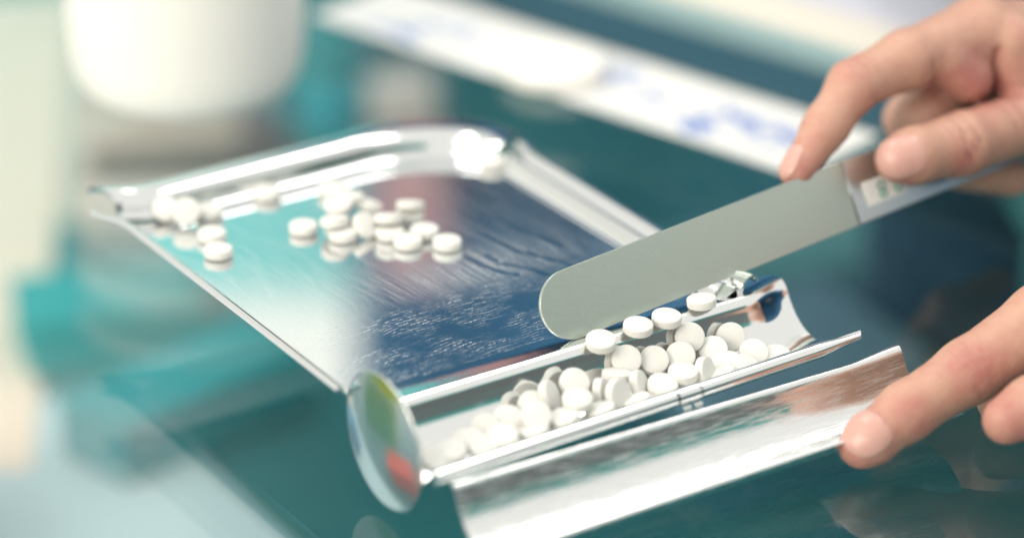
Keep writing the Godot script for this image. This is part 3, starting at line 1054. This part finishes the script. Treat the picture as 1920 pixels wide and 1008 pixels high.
# ---------------------------------------------------------------- things round the tray
func build_surroundings() -> void:
	# tall white jar
	var j := thing("jar", "large white plastic jar standing behind the tray", "jar", mm(-103, 0, -135))
	var jp := PackedVector2Array()
	for p in [Vector2(0, 50), Vector2(37.5, 50), Vector2(38.2, 48), Vector2(37.6, 30), Vector2(36.8, 14), Vector2(35.4, 7), Vector2(33.0, 2.6), Vector2(29, 0.6), Vector2(26, 0.3), Vector2(0, 0.3)]:
		jp.append(p * MM)
	var js := Shape.new()
	lathe(js, jp, 64)
	obj("body", js, M.white_plastic, j)
	var jl := Shape.new()
	lathe(jl, PackedVector2Array([Vector2(0, 61) * MM, Vector2(38, 61) * MM, Vector2(40, 59.5) * MM, Vector2(40, 51) * MM, Vector2(39.4, 50.3) * MM, Vector2(0, 50.3) * MM]), 64)
	obj("lid", jl, M.white_plastic, j)
	# paper strip
	var sd := Vector3(0.755, 0, 0.656)
	var sn := Vector3(0.656, 0, -0.755)
	var ps := Shape.new()
	var g := []
	for i in 41:
		var row := []
		for k in 9:
			var s := lerpf(0.0, 204.0, i / 40.0)
			var w := lerpf(0.0, 43.0, k / 8.0)
			row.append((Vector3(-68, 0.25 + 0.25 * sin(i * 0.35) * sin(i * 0.11), -197) + sd * s + sn * w) * MM + Vector3(0, 0.0001, 0))
		g.append(row)
	sheet(ps, g, 0.12 * MM)
	tag(obj("paper_strip", ps, M.strip), "long white paper strip with blue handwriting lying behind the tray", "paper")
	# bottle cap lying on the strip
	var cp := thing("bottle_cap", "white round bottle cap lying on the paper strip", "bottle cap", mm(13.5, 0.8, -143))
	var cs := Shape.new()
	lathe(cs, PackedVector2Array([Vector2(0, 6) * MM, Vector2(14.4, 6) * MM, Vector2(15.8, 5.5) * MM, Vector2(16.4, 4.6) * MM, Vector2(16.6, 1) * MM, Vector2(16.2, 0) * MM, Vector2(0, 0) * MM]), 48)
	obj("shell", cs, M.white_plastic, cp)
	for k in 36:
		var rs := Shape.new()
		var a := TAU * k / 36.0
		rounded_box(rs, Vector3(0.5, 3.6, 0.9) * MM, 0.2 * MM, Basis(Vector3.UP, -a), Vector3(cos(a) * 16.7, 2.6, sin(a) * 16.7) * MM)
		obj("rib", rs, M.white_plastic, cp)
	# rail and folders at the rear of the counter
	var turn := -atan2(sd.z, sd.x)
	var rb := Basis(Vector3.UP, turn)
	var ra := Shape.new()
	rounded_box(ra, Vector3(0.62, 0.004, 0.024), 0.001, rb, mm(73, 2.1, -146) + sd * 0.06)
	tag(obj("counter_rail", ra, plain(Color(0.008, 0.062, 0.095), 0.5)), "dark teal strip running along the counter behind the paper strip", "strip")
	var fo := thing("folder", "cream folder with a pale blue edge lying at the rear of the counter", "folder")
	var f1 := Shape.new()
	rounded_box(f1, Vector3(0.62, 0.010, 0.09), 0.0015, rb, mm(73, 5.1, -146) + sd * 0.08 + sn * 0.0615)
	obj("pages", f1, plain(Color(0.30, 0.45, 0.48), 0.7), fo)
	var f2 := Shape.new()
	rounded_box(f2, Vector3(0.624, 0.0016, 0.09), 0.0006, rb, mm(73, 11.0, -146) + sd * 0.08 + sn * 0.063)
	obj("cover", f2, plain(Color(0.70, 0.66, 0.58), 0.6), fo)
	var pp := Shape.new()
	rounded_box(pp, Vector3(0.30, 0.0012, 0.09), 0.0005, rb, mm(73, 12.6, -146) + sd * 0.05 + sn * 0.085)
	tag(obj("paper_sheet", pp, plain(Color(0.58, 0.58, 0.66), 0.6)), "pale lavender sheet of paper lying on the cream folder", "paper")
	# what lies on the shelf under the glass
	var under := [
		["teal", Color(0.006, 0.25, 0.27), Vector3(64, 24, 40), Vector3(-146, -140, -226), 0.3, "teal carton under the glass at the left, farther from the front"],
		["teal", Color(0.004, 0.24, 0.28), Vector3(84, 24, 34), Vector3(-112, -140, -162), 0.81, "slim teal carton under the glass at the left, beside the tray's mirror image"],
		["grey", Color(0.42, 0.43, 0.39), Vector3(84, 6, 70), Vector3(-130, -140, -365), 0.1, "flat grey carton under the glass before the jar"],
		["blue", Color(0.01, 0.19, 0.26), Vector3(22, 20, 26), Vector3(-80, -140, -412), 0.0, "dark blue carton under the glass right of the jar"],
		["mauve", Color(0.20, 0.16, 0.19), Vector3(12, 24, 40), Vector3(-104, -140, -412), 0.0, "narrow mauve carton under the glass by the jar"],
		["white", Color(0.60, 0.62, 0.58), Vector3(26, 22, 26), Vector3(-46, -140, -424), 0.2, "small white carton under the glass before the paper strip"],
		["green", Color(0.16, 0.42, 0.37), Vector3(90, 16, 50), Vector3(102, -140, -282), 0.4, "pale green carton under the glass below the spatula"],
		["black", Color(0.012, 0.022, 0.025), Vector3(44, 50, 70), Vector3(158, -140, -245), 0.1, "black carton under the glass between the two hands"],
		["green", Color(0.10, 0.34, 0.30), Vector3(50, 12, 80), Vector3(196, -140, -290), 0.2, "dull green carton under the glass at the right edge"],
		["blue", Color(0.0, 0.20, 0.34), Vector3(46, 30, 60), Vector3(-196, -140, -80), 0.2, "blue carton under the glass just left of the pale sheet"],
		["red", Color(0.50, 0.05, 0.035), Vector3(60, 30, 70), Vector3(-245, -140, 110), 0.1, "red carton under the glass at the far left, mirrored in the end disc"],
		["grey", Color(0.22, 0.37, 0.44), Vector3(90, 14, 70), Vector3(92, -140, -205), 0.5, "blue grey carton under the glass behind the trough's open end"]]
	for b in under:
		carton(b[0] + "_carton", b[5], "carton", b[2] * MM, b[3] * MM, b[4], flat(b[1]), "cartons under the counter glass")
	var pa := Shape.new()
	rounded_box(pa, Vector3(0.17, 0.002, 0.28), 0.0008, Basis(Vector3.UP, 0.558), mm(-140, -138.8, -34))
	tag(obj("paper_sheet", pa, flat(Color(0.36, 0.52, 0.57))), "pale blue sheet under the glass in the front left corner", "paper")
	var pb := Shape.new()
	rounded_box(pb, Vector3(0.12, 0.002, 0.46), 0.0008, Basis(Vector3.UP, 0.09), mm(-242, -138.2, -355))
	tag(obj("paper_sheet", pb, flat(Color(0.74, 0.61, 0.50))), "cream sheet under the glass along the left edge", "paper")
	var pc := Shape.new()
	rounded_box(pc, Vector3(0.075, 0.002, 0.24), 0.0008, Basis(Vector3.UP, 0.1), mm(-155, -138.6, -455))
	tag(obj("paper_sheet", pc, flat(Color(0.46, 0.40, 0.34))), "taupe sheet under the glass between the cream sheet and the jar", "paper")
	# what the steel mirrors from outside the frame
	var low := thing("parts_cabinet", "low grey cabinet with a teal upper edge, mirrored in the trough", "cabinet", mm(330, 0, 470))
	low.rotation.y = 0.576
	var lb := Shape.new()
	rounded_box(lb, Vector3(0.62, 0.17, 0.12), 0.004, Basis(), Vector3(0, 0.085, 0))
	obj("body", lb, plain(Color(0.15, 0.165, 0.17), 0.6), low)
	var le := Shape.new()
	rounded_box(le, Vector3(0.622, 0.055, 0.122), 0.004, Basis(), Vector3(0, 0.198, 0))
	obj("edge_band", le, plain(Color(0.03, 0.36, 0.33), 0.5), low)
	carton("yellow_carton", "yellow green carton at the left of the counter, mirrored in the end disc", "carton", Vector3(0.06, 0.05, 0.08), mm(-205, 0, 85), 0.0, plain(Color(0.50, 0.56, 0.02), 0.6))
	carton("teal_cabinet", "teal cabinet standing behind the counter, mirrored in the tray floor", "cabinet", Vector3(0.60, 1.04, 0.30), Vector3(-0.375, -0.545, -1.05), 0.0, flat(Color(0.22, 0.66, 0.67)))
	carton("mauve_carton", "mauve carton behind the counter, mirrored at the tray's far corner", "carton", Vector3(0.035, 0.60, 0.06), Vector3(-0.055, -0.215, -0.72), 0.1, plain(Color(0.42, 0.24, 0.26), 0.7))


func _ready() -> void:
	make_materials()
	set_camera_and_light()
	ceiling_lamp(Vector3(-0.5, 1.5, -0.5), Vector2(0.3, 1.1), 0.55, 1.1, "long ceiling lamp left over the counter")
	ceiling_lamp(Vector3(0.5, 1.5, -0.5), Vector2(0.3, 1.1), 0.55, 1.1, "long ceiling lamp right over the counter")
	window_panel(Vector3(-1.05, 0.8, 1.1), Vector2(1.0, 0.9), 1.5, 1.2)
	build_setting()
	build_tray()
	build_tablets()
	build_spatula()
	build_person()
	build_surroundings()
